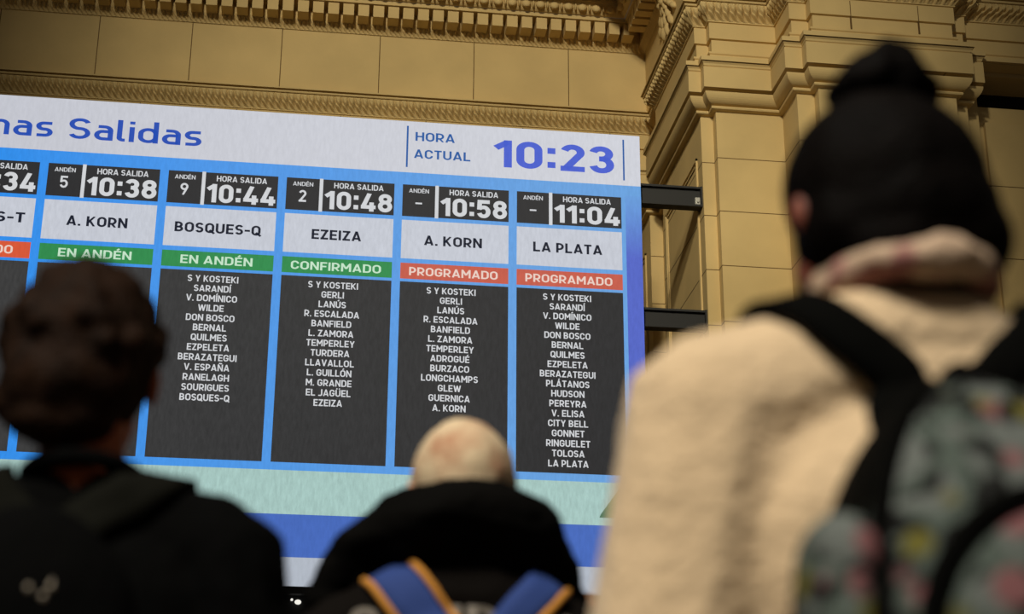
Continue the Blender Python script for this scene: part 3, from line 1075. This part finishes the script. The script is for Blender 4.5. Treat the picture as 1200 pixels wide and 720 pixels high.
def strap(tree, rays, width, thick=0.006, lift=0.008, edge=None):
    """A webbing strap laid on the cloth: rays = [(origin, direction, width vector)]"""
    C = []
    for o, d, wv in rays:
        hit, nrm, _, _ = tree.ray_cast(Vector(o), Vector(d).normalized(), 5)
        if hit is not None and (not C or (hit - C[-1]).length > 0.004):
            C.append(hit)
    for _ in range(6):
        C = [C[0]] + [C[i] * 0.5 + (C[i - 1] + C[i + 1]) * 0.25 for i in range(1, len(C) - 1)] + [C[-1]]
    C = smooth_path(C, 60)
    v, f, el, er = [], [], [], []
    side = None
    for i, c in enumerate(C):
        q, nrm, _, _ = tree.find_nearest(c)
        t = (C[min(i + 2, 60)] - C[max(i - 2, 0)]).normalized()
        nrm = (nrm - t * nrm.dot(t)).normalized()
        wv = t.cross(nrm).normalized()
        if side is not None:
            wv = (side * 0.75 + wv * 0.25).normalized()
        side = wv
        row, up_ = [], []
        for k in (-1, -0.33, 0.33, 1):
            p, n2, _, _ = tree.find_nearest(q + wv * (k * width / 2))
            n2 = (n2 * 0.5 + nrm * 0.5).normalized()
            row.append(p + n2 * lift)
            up_.append(p + n2 * (lift + thick))
        el.append(up_[0].copy())
        er.append(up_[3].copy())
        v += row + up_
    n = len(v) // 8
    for i in range(n - 1):
        a, b = i * 8, (i + 1) * 8
        for j in range(3):
            f.append((a + j, a + j + 1, b + j + 1, b + j))
            f.append((a + 4 + j, b + 4 + j, b + 5 + j, a + 5 + j))
        f.append((a, b, b + 4, a + 4))
        f.append((a + 3, a + 7, b + 7, b + 3))
    f.append((0, 4, 5, 6, 7, 3, 2, 1))
    e = (n - 1) * 8
    f.append((e, e + 1, e + 2, e + 3, e + 7, e + 6, e + 5, e + 4))
    return (v, f), el, er


def smooth_path(pts, n=24):
    """Catmull-Rom through points"""
    P = [Vector(p) for p in pts]
    P = [P[0] * 2 - P[1]] + P + [P[-1] * 2 - P[-2]]
    out = []
    seg = len(P) - 3
    for k in range(n + 1):
        u = k / n * seg
        i = min(int(u), seg - 1)
        t = u - i
        a, b, c, d = P[i:i + 4]
        out.append(0.5 * ((2 * b) + (c - a) * t + (2 * a - 5 * b + 4 * c - d) * t * t + (3 * b - a - 3 * c + d) * t ** 3))
    return out


def back_strap(tree, pts, width, yfrom, over=None, **kw):
    """pts: (x, z) on the back seen from behind, first = shoulder top; 'over' = (x, y...) points continuing over the shoulder to the chest"""
    path = smooth_path([(x, 0, z) for x, z in pts], 22)
    rays = []
    if over:
        for k in range(5):
            rays.append(((over[0][0][0], 6.0, 1.14 + 0.05 * k), (0, -1, 0), (1, 0, 0)))
        for (x, y), wv in over:
            rays.append(((x, y, 2.2), (0, 0, -1), wv))
    for i, p in enumerate(path):
        d = path[min(i + 1, len(path) - 1)] - path[max(i - 1, 0)]
        wv = Vector((-d.z, 0, d.x))
        if wv.x > 0:
            wv = -wv
        rays.append(((p.x, yfrom, p.z), (0, 1, 0), wv))
    return strap(tree, rays, width, **kw)


# ---- man with dark curly hair, black jacket and backpack
mx, my = -0.268, 2.12
root = thing('person', 'person with thick dark brown hair and black jacket under a black backpack', 'person', (mx, my, 0), group='people watching the departure board')
skin = obj('body', body_mesh(mx, my, 1.588, 1.335, 0.185, 0.20, w=0.078, nx=-0.008), 'skin_a', root, True)
face_bits(root, mx - 0.008, my, 1.588, 0.20)
hx, hy, hz = -0.284, 2.115, 1.612
P = [('e', (hx, hy, hz), (0.099, 0.112, 0.118)), ('e', (hx - 0.01, hy - 0.035, hz - 0.055), (0.088, 0.078, 0.075)), ('e', (hx, hy + 0.06, hz + 0.07), (0.075, 0.06, 0.045)),
     ('e', (hx - 0.014, hy - 0.045, hz - 0.108), (0.070, 0.05, 0.034)), ('e', (hx - 0.02, hy - 0.03, hz - 0.080), (0.084, 0.06, 0.05))]
for k in range(60):
    a, b = random.uniform(0, 6.283), random.uniform(-0.2, 1.5)
    d = Vector((math.cos(a) * math.cos(b), math.sin(a) * math.cos(b), math.sin(b)))
    if d.y > 0.55 and d.z < 0.5:
        continue
    P.append(('e', (hx + d.x * 0.089, hy + d.y * 0.10, hz + d.z * 0.106), (0.022, 0.022, 0.022)))
obj('hair', face_free(blob(P, 0.006, 3, 0.006, 34, (1, 1, 0.6)), mx - 0.008, my, 1.588, 0.20), 'hair_dark', root, True)
P = [('e', (mx, my, 1.23), (0.195, 0.125, 0.19)), ('e', (mx, my, 1.05), (0.180, 0.125, 0.22)), ('e', (mx, my, 0.93), (0.178, 0.13, 0.12)),
     ('c', (mx - 0.09, my, 1.36), 0.068, (mx + 0.09, my, 1.36), 0.068), ('c', (mx - 0.030, my - 0.010, 1.400), 0.056, (mx + 0.030, my - 0.010, 1.400), 0.056)]
for s in (-1, 1):
    sh, el, wr = arm_joints(mx, my, 1.335, 0.185, s)
    P += [('c', (mx + s * 0.055, my, 1.380), 0.060, sh, 0.075), ('c', (mx + s * 0.045, my, 1.398), 0.052, (mx + s * 0.165, my, 1.366), 0.066), ('c', sh, 0.080, el, 0.070), ('c', el, 0.068, wr, 0.048)]
jm = blob(P, 0.0075, 6, 0.007, 9, amp2=0.003, freq2=26)
jt = bvh_of(jm)
obj('jacket', jm, 'black_cloth', root, True)
g = Geo()
ring = [(mx + 0.070 * math.cos(a), my - 0.004 + 0.070 * math.sin(a), 1.441 - 0.012 * math.sin(a)) for a in [2 * math.pi * k / 28 for k in range(29)]]
g.tube(ring, 0.012, 8)
obj('collar', g.g, 'black_cloth', root, True)
legs_and_shoes(root, mx, my, 0.90, 'denim')

bp = thing('backpack', 'black backpack with dark webbing straps on the person with dark brown hair', 'backpack', (mx - 0.02, 1.92, 0.95))
bx = mx - 0.025
P = [('e', (bx, 1.905, 1.20), (0.13, 0.072, 0.16)), ('e', (bx, 1.90, 1.08), (0.145, 0.080, 0.16)), ('c', (bx - 0.09, 1.905, 0.98), 0.07, (bx + 0.09, 1.905, 0.98), 0.07)]
obj('pack', blob(P, 0.008, 6, 0.006, 12), 'black_cloth', bp, True)
P = [('e', (bx, 1.865, 1.06), (0.10, 0.05, 0.11))]
obj('front_pocket', blob(P, 0.007, 4), 'black_cloth', bp, True)
for s, pts in ((1, [(mx + 0.098, 1.428), (mx + 0.072, 1.410), (mx + 0.025, 1.375), (mx - 0.005, 1.335), (mx - 0.015, 1.28)]),
               (-1, [(mx - 0.115, 1.428), (mx - 0.105, 1.410), (mx - 0.075, 1.375), (mx - 0.05, 1.335), (mx - 0.04, 1.28)])):
    ex = mx + s * 0.112
    sg, _, _ = back_strap(jt, pts, 0.062, 1.3, over=[((ex, my + 0.06), (1, 0, 0)), ((ex, my + 0.03), (1, 0, 0)), ((ex, my), (1, 0, 0)), ((ex - 0.004, my - 0.03), (1, 0, 0))], thick=0.008, lift=0.007)
    obj('shoulder_strap', sg, 'olive', bp, True)
for px, pz in ((-0.279, 1.249), (-0.256, 1.251), (-0.263, 1.240)):
    g = Geo()
    g.ell((px, 1.838, pz), (0.0038, 0.003, 0.0045))
    g.tube([(px, 1.838, pz), (px, 1.845, pz + 0.012)], 0.0016, 6)
    obj('zip_pull', g.g, 'metal', bp, True, label='shiny metal zip pull')

# ---- bald man with cropped grey hair, black hooded jacket and blue harness
bx, by = 0.258, 2.56
root = thing('person', 'person with cropped pale head and black hooded jacket under blue straps', 'person', (bx, by, 0), group='people watching the departure board')
obj('body', body_mesh(bx, by, 1.556, 1.30, 0.185, 0.15, w=0.075, nx=0.004), 'skin_b', root, True)
face_bits(root, bx + 0.004, by, 1.556, 0.15)
hx, hy, hz = 0.265, 2.575, 1.564
P = [('e', (hx, hy - 0.006, hz + 0.008), (0.0855, 0.108, 0.102)), ('e', (hx, hy - 0.02, hz - 0.04), (0.084, 0.090, 0.07)), ('e', (hx - 0.004, hy - 0.02, hz + 0.014), (0.080, 0.104, 0.098))]
obj('hair', face_free(blob(P, 0.006, 4, 0.002, 30), bx + 0.004, by, 1.556, 0.15), 'hair_grey', root, True, label='cropped pale grey hair over a bald scalp')
P = [('e', (bx, by, 1.19), (0.205, 0.135, 0.19)), ('e', (bx, by, 1.02), (0.190, 0.135, 0.22)), ('e', (bx, by, 0.90), (0.185, 0.14, 0.12)),
     ('c', (bx - 0.10, by, 1.345), 0.078, (bx + 0.10, by, 1.345), 0.078), ('c', (bx - 0.04, by - 0.01, 1.38), 0.07, (bx + 0.04, by - 0.01, 1.38), 0.07)]
for s in (-1, 1):
    sh, el, wr = arm_joints(bx, by, 1.30, 0.19, s)
    P += [('c', (bx + s * 0.07, by, 1.368), 0.075, sh + Vector((0, 0, 0.008)), 0.070), ('c', sh, 0.070, el, 0.062), ('c', el, 0.062, wr, 0.046)]
jm = blob(P, 0.0075, 6, 0.006, 9, amp2=0.003, freq2=24)
jt = bvh_of(jm)
jk = obj('jacket', jm, 'black_jacket', root, True)
# hood: a fat roll lying round the neck and down over both shoulders
P = []
arcp = smooth_path([(bx - 0.205, by + 0.055, 1.395), (bx - 0.172, by + 0.03, 1.445), (bx - 0.10, by - 0.045, 1.495), (bx + 0.0, by - 0.085, 1.512), (bx + 0.105, by - 0.045, 1.497), (bx + 0.155, by + 0.03, 1.450), (bx + 0.178, by + 0.055, 1.395)], 18)
rad = [0.024 + 0.024 * math.sin(math.pi * k / 18) ** 0.7 for k in range(19)]
for k in range(18):
    P.append(('c', arcp[k], rad[k], arcp[k + 1], rad[k + 1]))
arcq = smooth_path([(bx - 0.19, by + 0.06, 1.39), (bx - 0.12, by + 0.09, 1.43), (bx - 0.05, by + 0.11, 1.42), (bx + 0.05, by + 0.11, 1.42), (bx + 0.12, by + 0.09, 1.43), (bx + 0.175, by + 0.06, 1.39)], 12)
for k in range(12):
    P.append(('c', arcq[k], 0.045, arcq[k + 1], 0.045))
P += [('c', (bx - 0.08, by - 0.03, 1.462), 0.045, (bx + 0.08, by - 0.03, 1.462), 0.045), ('c', (bx - 0.12, by + 0.03, 1.42), 0.05, (bx + 0.12, by + 0.03, 1.42), 0.05)]
obj('hood', blob(P, 0.007, 6, 0.009, 13, (1, 1, 1.8), amp2=0.003, freq2=30), 'hood_cloth', root, True)
legs_and_shoes(root, bx, by, 0.88, 'denim')
# reflective print on the back of the jacket
g = Geo()
for s, cx, cz, wd in (('O', 0.112, 1.334, 0.042), ('IR', 0.276, 1.340, 0.072), ('O', 0.412, 1.330, 0.040)):
    v, f = text(s, cx, cz, 0.050, 0, width=wd, t=0.2)
    w = []
    for q in v:
        hit, nrm, _, _ = jt.ray_cast(Vector((q[0], 1.5, q[2])), Vector((0, 1, 0)), 5)
        w.append((q[0], (hit.y if hit is not None else by - 0.12) - 0.003, q[2]))
    g.add(w, f)
obj('back_print', g.g, 'reflective', jk, label='grey printed letters')

hn = thing('harness', 'blue webbing straps with yellow edges on the black jacket of the bald person', 'harness', (bx, by - 0.15, 1.1))
for s, pts in ((-1, [(0.106, 1.444), (0.124, 1.426), (0.158, 1.400), (0.202, 1.341), (0.238, 1.28), (0.258, 1.21), (0.264, 1.12)]),
               (1, [(0.420, 1.445), (0.405, 1.418), (0.373, 1.386), (0.334, 1.345), (0.300, 1.29), (0.280, 1.21), (0.274, 1.12)])):
    path = smooth_path([(x, 0, z) for x, z in pts], 26)
    rays = []
    for i, p in enumerate(path):
        d = path[min(i + 1, 26)] - path[max(i - 1, 0)]
        wv = Vector((-d.z, 0, d.x))
        if wv.x > 0:
            wv = -wv
        rays.append(((p.x, 1.3, p.z), (0, 1, 0), wv))
    sg, el, er = strap(jt, rays, 0.074 if s < 0 else 0.060, 0.006, 0.007)
    st = obj('shoulder_strap', sg, 'blue_strap', hn, True)
    for e in (el, er):
        if s > 0 and e[0].x < 0.39:
            e = e[len(e) * 3 // 5:]
        g = Geo()
        g.tube([q + Vector((0, -0.001, 0)) for q in e[::2]], 0.0062, 8)
        obj('edging', g.g, 'yellow_edge', st, True, label='yellow edging')
g = Geo()
g.box((0.235, by - 0.180, 1.09), (0.31, by - 0.152, 1.15))
obj('strap_joint', g.g, 'blue_strap', hn)

# ---- woman with a bun, cream fleece and floral backpack
wx, wy = 0.578, 1.46
root = thing('person', 'person with black hair in a bun and a cream fleece coat, seen from behind', 'person', (wx, wy, 0), group='people watching the departure board')
obj('body', body_mesh(wx, wy, 1.572, 1.345, 0.19, 0.18, w=0.074, nx=-0.003, extra=[('e', (0.487, 1.447, 1.566), (0.020, 0.014, 0.026)), ('e', (0.498, 1.475, 1.52), (0.018, 0.03, 0.035))]), 'skin_c', root, True)
face_bits(root, wx - 0.003, wy, 1.572, 0.18)
hx, hy, hz = 0.573, 1.465, 1.603
P = [('e', (hx, hy, hz), (0.104, 0.105, 0.104)), ('e', (hx + 0.010, hy - 0.01, hz - 0.040), (0.096, 0.098, 0.080)), ('e', (hx + 0.004, hy - 0.03, hz - 0.080), (0.080, 0.070, 0.045)), ('e', (hx + 0.055, hy - 0.02, hz - 0.062), (0.060, 0.07, 0.060)),
     ('e', (hx - 0.062, hy - 0.015, hz - 0.055), (0.036, 0.06, 0.052)), ('e', (hx + 0.06, hy - 0.01, hz - 0.03), (0.05, 0.07, 0.06))]
obj('hair', face_free(blob(P, 0.006, 4, 0.004, 26, (1, 1, 0.4)), wx - 0.003, wy, 1.572, 0.18), 'hair_black', root, True)
bcx, bcy, bcz = 0.580, 1.465, 1.722
P = [('e', (bcx, bcy, bcz + 0.003), (0.049, 0.048, 0.038)), ('e', (bcx + 0.010, bcy, bcz + 0.034), (0.026, 0.028, 0.022)), ('e', (bcx - 0.034, bcy, bcz - 0.004), (0.026, 0.03, 0.024)), ('e', (bcx + 0.034, bcy, bcz - 0.002), (0.026, 0.03, 0.026))]
obj('hair_bun', blob(P, 0.005, 3, 0.006, 40), 'hair_black', root, True)
P = [('e', (wx, wy, 1.20), (0.225, 0.145, 0.20)), ('e', (wx, wy, 1.02), (0.215, 0.150, 0.24)), ('e', (wx, wy, 0.84), (0.215, 0.155, 0.18)),
     ('c', (wx - 0.10, wy, 1.375), 0.085, (wx + 0.10, wy, 1.375), 0.085), ('c', (wx - 0.045, wy - 0.01, 1.43), 0.065, (wx + 0.045, wy - 0.01, 1.43), 0.065)]
for s in (-1, 1):
    sh, el, wr = arm_joints(wx, wy, 1.345, 0.19, s)
    P += [('c', (wx + s * 0.08, wy, 1.385), 0.085, sh, 0.096), ('c', sh, 0.095, el + Vector((s * 0.006, 0, 0)), 0.084), ('c', el, 0.085, wr, 0.060)]
jm = blob(P, 0.0075, 8, 0.005, 7, amp2=0.0022, freq2=22)
jt = bvh_of(jm)
obj('fleece_coat', jm, 'fleece', root, True)
P = []
ringp = [Vector((wx + 0.004 + 0.074 * math.cos(a), wy + 0.0 + 0.076 * math.sin(a), 1.492 - 0.010 * math.sin(a))) for a in [2 * math.pi * k / 24 for k in range(25)]]
for k in range(24):
    P.append(('c', ringp[k], 0.022, ringp[k + 1], 0.022))
obj('scarf', blob(P, 0.006, 4, 0.008, 26, amp2=0.003, freq2=60), 'pink_trim', root, True, label='fluffy pink and cream scarf round the neck')
legs_and_shoes(root, wx, wy, 0.90, 'denim')

bp = thing('backpack', 'black backpack with floral print on the cream fleece coat', 'backpack', (0.55, 1.24, 0.9))
cx0, zt, zb = 0.552, 1.338, 0.90


def pack_at(u, a, grow=0.0):
    """u 0 bottom..1 top; a: 0 = left side, pi/2 = outer face, pi = right side"""
    z = zb + (zt - zb) * u
    dome = (1 - max(0.0, (u - 0.45) / 0.55) ** 2.4) ** 0.5 if u > 0.45 else 1.0
    hw = (0.166 - 0.050 * u) * max(0.16, dome) + grow
    dp = (0.245 - 0.15 * u) * max(0.35, dome ** 0.6) + grow
    c, s = math.cos(a), math.sin(a)
    e = 0.55
    xx = -math.copysign(abs(c) ** e, c) * hw
    yy = -math.copysign(abs(s) ** e, s) * dp
    back = 1.290
    return Vector((cx0 + xx, back + (yy if yy < 0 else yy * 0.05), z))


def pack_patch(u0, u1, a0, a1, grow, nu=18, na=20):
    v, f = [], []
    for i in range(nu + 1):
        for j in range(na + 1):
            v.append(pack_at(u0 + (u1 - u0) * i / nu, a0 + (a1 - a0) * j / na, grow))
    for i in range(nu):
        for j in range(na):
            f.append((i * (na + 1) + j, i * (na + 1) + j + 1, (i + 1) * (na + 1) + j + 1, (i + 1) * (na + 1) + j))
    return v, f


n = 56
v, f = [], []
for i in range(25):
    for j in range(n):
        v.append(pack_at(i / 24, 2 * math.pi * j / n))
for i in range(24):
    for j in range(n):
        f.append((i * n + j, i * n + (j + 1) % n, (i + 1) * n + (j + 1) % n, (i + 1) * n + j))
f.append(tuple(range(n))[::-1])
f.append(tuple(24 * n + j for j in range(n)))
pk = obj('pack', (v, f), 'floral', bp, True, label='floral printed cloth')
for a0, a1 in ((-0.05, 0.42), (math.pi - 0.42, math.pi + 0.05)):
    obj('side_gusset', pack_patch(0.60, 0.97, a0, a1, 0.004), 'black_web', bp, True, label='plain black gusset')
    P = []
    for i in range(9):
        q = pack_at(0.12 + 0.06 * i, (a0 + a1) / 2 + (0.05 if a0 < 1 else -0.05), 0.006)
        P.append(('e', q, (0.032, 0.060, 0.045)))
    obj('side_pocket', blob(P, 0.006, 4), 'floral', bp, True, label='floral side pocket')
for a in (0.62, math.pi - 0.62):
    g = Geo()
    g.tube([pack_at(k / 20 * 0.97, a, 0.003) for k in range(21)], 0.010, 8)
    obj('piping', g.g, 'black_web', bp, True, label='black piping')
P = [('e', pack_at(0.42, math.pi / 2, -0.012), (0.105, 0.04, 0.115))]
obj('front_pocket', blob(P, 0.006, 4), 'floral', bp, True, label='floral front pocket')
g = Geo()
fp = pack_at(0.42, math.pi / 2, -0.012)
g.tube([fp + Vector((0.110 * math.cos(a), -0.006, 0.120 * math.sin(a))) for a in [math.pi * k / 20 for k in range(-4, 25)]], 0.011, 8)
obj('piping', g.g, 'black_web', bp, True, label='black piping')
g = Geo()
g.tube(smooth_path([(cx0 - 0.012, 1.30, zt - 0.012), (cx0 - 0.010, 1.285, zt + 0.006), (cx0 + 0.003, 1.28, zt + 0.016), (cx0 + 0.014, 1.285, zt + 0.006), (cx0 + 0.018, 1.30, zt - 0.012)], 12), 0.007, 8)
obj('top_loop', g.g, 'black_web', bp, True)
for s in (-1, 1):
    sx = wx + s * 0.125
    pts = [(sx - s * 0.008, 1.45), (sx - s * 0.02, 1.43), (sx - s * 0.055, 1.395), (sx - s * 0.088, 1.365), (cx0 + s * 0.03, 1.335), (cx0 + s * 0.028, 1.30)]
    sg, _, _ = back_strap(jt, pts, 0.050, 0.8, over=[((sx, wy + 0.09), (1, 0, 0)), ((sx, wy + 0.05), (1, 0, 0)), ((sx, wy + 0.02), (1, 0, 0)), ((sx, wy - 0.02), (1, 0, 0)), ((sx - s * 0.004, wy - 0.05), (1, 0, 0))], thick=0.012, lift=0.007)
    obj('shoulder_strap', sg, 'black_web', bp, True)

# ---- another traveller further on, only a patch of auburn hair showing
ax, ay = 0.735, 4.1
root = thing('person', 'person with auburn hair farther off, almost hidden behind the cream fleece coat', 'person', (ax, ay, 0), group='people watching the departure board')
obj('body', body_mesh(ax, ay, 1.585, 1.34, 0.18, 0.12), 'skin_b', root, True)
face_bits(root, ax, ay, 1.585, 0.12)
P = [('e', (ax, ay + 0.02, 1.60), (0.088, 0.108, 0.112)), ('e', (ax, ay - 0.02, 1.54), (0.085, 0.08, 0.09))]
obj('hair', face_free(blob(P, 0.007, 4, 0.004, 26), ax, ay, 1.585, 0.12), 'hair_red', root, True)
P = [('e', (ax, ay, 1.21), (0.19, 0.125, 0.19)), ('e', (ax, ay, 1.03), (0.175, 0.125, 0.22)), ('e', (ax, ay, 0.92), (0.175, 0.13, 0.12)), ('c', (ax - 0.1, ay, 1.355), 0.07, (ax + 0.1, ay, 1.355), 0.07)]
for s in (-1, 1):
    sh, el, wr = arm_joints(ax, ay, 1.34, 0.18, s)
    P += [('c', (ax + s * 0.07, ay, 1.365), 0.065, sh, 0.068), ('c', sh, 0.070, el, 0.060), ('c', el, 0.060, wr, 0.045)]
obj('jacket', blob(P, 0.009, 5, 0.006, 9), 'black_cloth', root, True)
legs_and_shoes(root, ax, ay, 0.90, 'denim')
